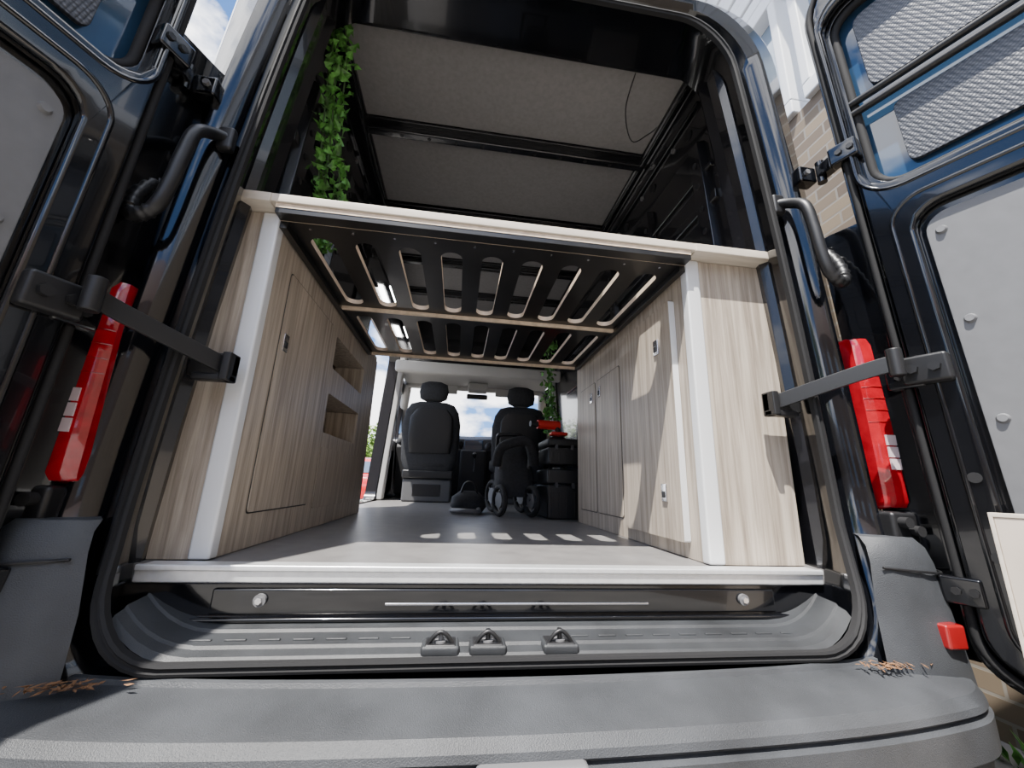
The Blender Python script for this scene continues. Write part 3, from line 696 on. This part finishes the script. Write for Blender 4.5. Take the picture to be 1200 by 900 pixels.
hs=empty('brick_house',(0,-14,GZ))  # added out of view behind the camera to darken paint reflections
sheet('house_front',[(-9,GZ),(9,GZ),(9,4.4),(-9,4.4)],[],0.0,0.3,'brickx',hs,lambda p:(p[0],-14-p[2],p[1]))
mk('house_roof',[(-9.4,-13.6,4.3),(9.4,-13.6,4.3),(9.4,-18,7.2),(-9.4,-18,7.2),(-9.4,-18,4.3),(9.4,-18,4.3)],[(0,1,2,3),(0,3,4),(1,5,2),(3,2,5,4)],'tile',hs,smooth=False)
for k,x in enumerate((-6.5,-2.5,2.2,6.5)):
    for z in (0.1,2.6):
        box('house_window_frame',x-0.8,x+0.8,-14.02,-13.95,z,z+1.2,'upvc',hs,0.01)
        for j in (-1,1): box('house_window_pane',x+j*0.38-0.34,x+j*0.38+0.34,-13.95,-13.93,z+0.07,z+1.13,'wglass',hs,0)
fn=empty('garden_fence',(-7.5,0,GZ))  # out-of-view fence, added along with the house for darker reflections
for k in range(90):
    y=-13+k*0.2
    box('fence_board',-7.5-0.015*(k%2),-7.48-0.015*(k%2),y,y+0.19,GZ,GZ+1.8,'fence',fn,0.0)
box('fence_rail',-7.48,-7.43,-13,5,GZ+1.5,GZ+1.58,'fence',fn,0)
CX,CYY=-3.05,14
car=empty('car',(CX,CYY,GZ))
prof=[(-2.0,0.25),(-2.05,0.55),(-1.95,0.85),(-1.55,0.95),(-1.2,1.35),(-0.9,1.45),(0.3,1.45),(0.7,1.30),(1.15,0.95),(1.85,0.82),(2.05,0.6),(2.0,0.25)]
rgs=[]
for dx,k in ((-0.85,0.0),(-0.80,0.06),(0,0.08),(0.80,0.06),(0.85,0.0)):
    rgs.append([(CX+dx*(1 if z<0.96 else 0.82),CYY+y*(1+k*0.3),GZ+z*(1+k*0.2)) for y,z in prof])
loft('car_body',rgs,'carred',car,caps=True,bevel=0.04)
for s in (-1,1):
    for y in (-1.25,1.3): 
        cyl('car_tyre',(CX+s*0.78,CYY+y,GZ+0.31),(1,0,0),0.31,0.2,'tyre',car,24,bevel=0.02)
        cyl('car_hub',(CX+s*0.88,CYY+y,GZ+0.31),(1,0,0),0.19,0.02,'alu',car,16)
    mk('side_glass',[(CX+s*0.85,CYY-1.35,GZ+1.0),(CX+s*0.85,CYY+0.95,GZ+1.0),(CX+s*0.73,CYY+0.45,GZ+1.36),(CX+s*0.73,CYY-1.05,GZ+1.36)],[(0,1,2,3)],'glass',car)
mk('rear_glass',[(CX-0.65,CYY-1.58,GZ+1.0),(CX+0.65,CYY-1.58,GZ+1.0),(CX+0.58,CYY-1.26,GZ+1.34),(CX-0.58,CYY-1.26,GZ+1.34)],[(0,1,2,3)],'glass',car)
for s in (-1,1): box('car_rear_lamp',CX+s*0.7-0.1,CX+s*0.7+0.1,CYY-2.07,CYY-2.0,GZ+0.62,GZ+0.78,'redd',car,0.02)

# ---------------------------------------------------------------- light
w=bpy.data.worlds.new('sky'); S.world=w; w.use_nodes=True
nt=w.node_tree; bg=nt.nodes['Background']
tc=nt.nodes.new('ShaderNodeTexCoord')
sp=nt.nodes.new('ShaderNodeSeparateXYZ'); nt.links.new(tc.outputs['Generated'],sp.inputs[0])
gr=nt.nodes.new('ShaderNodeValToRGB'); e=gr.color_ramp.elements
e[0].position=0.0; e[0].color=(0.26,0.47,0.85,1); e[1].position=0.7; e[1].color=(0.08,0.20,0.52,1)
k=e.new(0.25); k.color=(0.12,0.32,0.78,1)
nt.links.new(sp.outputs['Z'],gr.inputs['Fac'])
mp=nt.nodes.new('ShaderNodeMapping'); mp.inputs['Scale'].default_value=(1,1,1.9); mp.inputs['Location'].default_value=(0.35,0.1,0.2)
nt.links.new(tc.outputs['Generated'],mp.inputs['Vector'])
nz=nt.nodes.new('ShaderNodeTexNoise'); nz.inputs['Scale'].default_value=4.2; nz.inputs['Detail'].default_value=9; nz.inputs['Roughness'].default_value=0.55
nt.links.new(mp.outputs[0],nz.inputs['Vector'])
cr_=nt.nodes.new('ShaderNodeValToRGB'); e=cr_.color_ramp.elements; e[0].position=0.47; e[0].color=(0,0,0,1); e[1].position=0.57; e[1].color=(1,1,1,1)
nt.links.new(nz.outputs['Fac'],cr_.inputs['Fac'])
mx=nt.nodes.new('ShaderNodeMix'); mx.data_type='RGBA'
nt.links.new(cr_.outputs['Color'],mx.inputs['Factor']); nt.links.new(gr.outputs['Color'],mx.inputs['A']); mx.inputs['B'].default_value=(1.8,1.8,1.85,1)
nt.links.new(mx.outputs['Result'],bg.inputs['Color']); bg.inputs['Strength'].default_value=2.5
sl=bpy.data.lights.new('sun','SUN'); sl.energy=16.0; sl.angle=0.009; sl.color=(1.0,0.96,0.9)
so=bpy.data.objects.new('sun',sl); S.collection.objects.link(so)
so.rotation_euler=Vector((0.24,0.36,-0.88)).to_track_quat('-Z','Y').to_euler()

# ---------------------------------------------------------------- camera
cam=bpy.data.cameras.new('camera'); co=bpy.data.objects.new('camera',cam); S.collection.objects.link(co)
cam.sensor_width=36; cam.lens=458/1200*36; cam.clip_start=0.02; cam.clip_end=300
r=Vector((0.990,-0.1364,0.0346)).normalized(); b=Vector((-0.1238,-0.9608,-0.2476)).normalized(); u=b.cross(r).normalized(); r=u.cross(b)
co.matrix_world=Matrix(((r.x,u.x,b.x,0),(r.y,u.y,b.y,0),(r.z,u.z,b.z,0),(0,0,0,1)))
S.camera=co
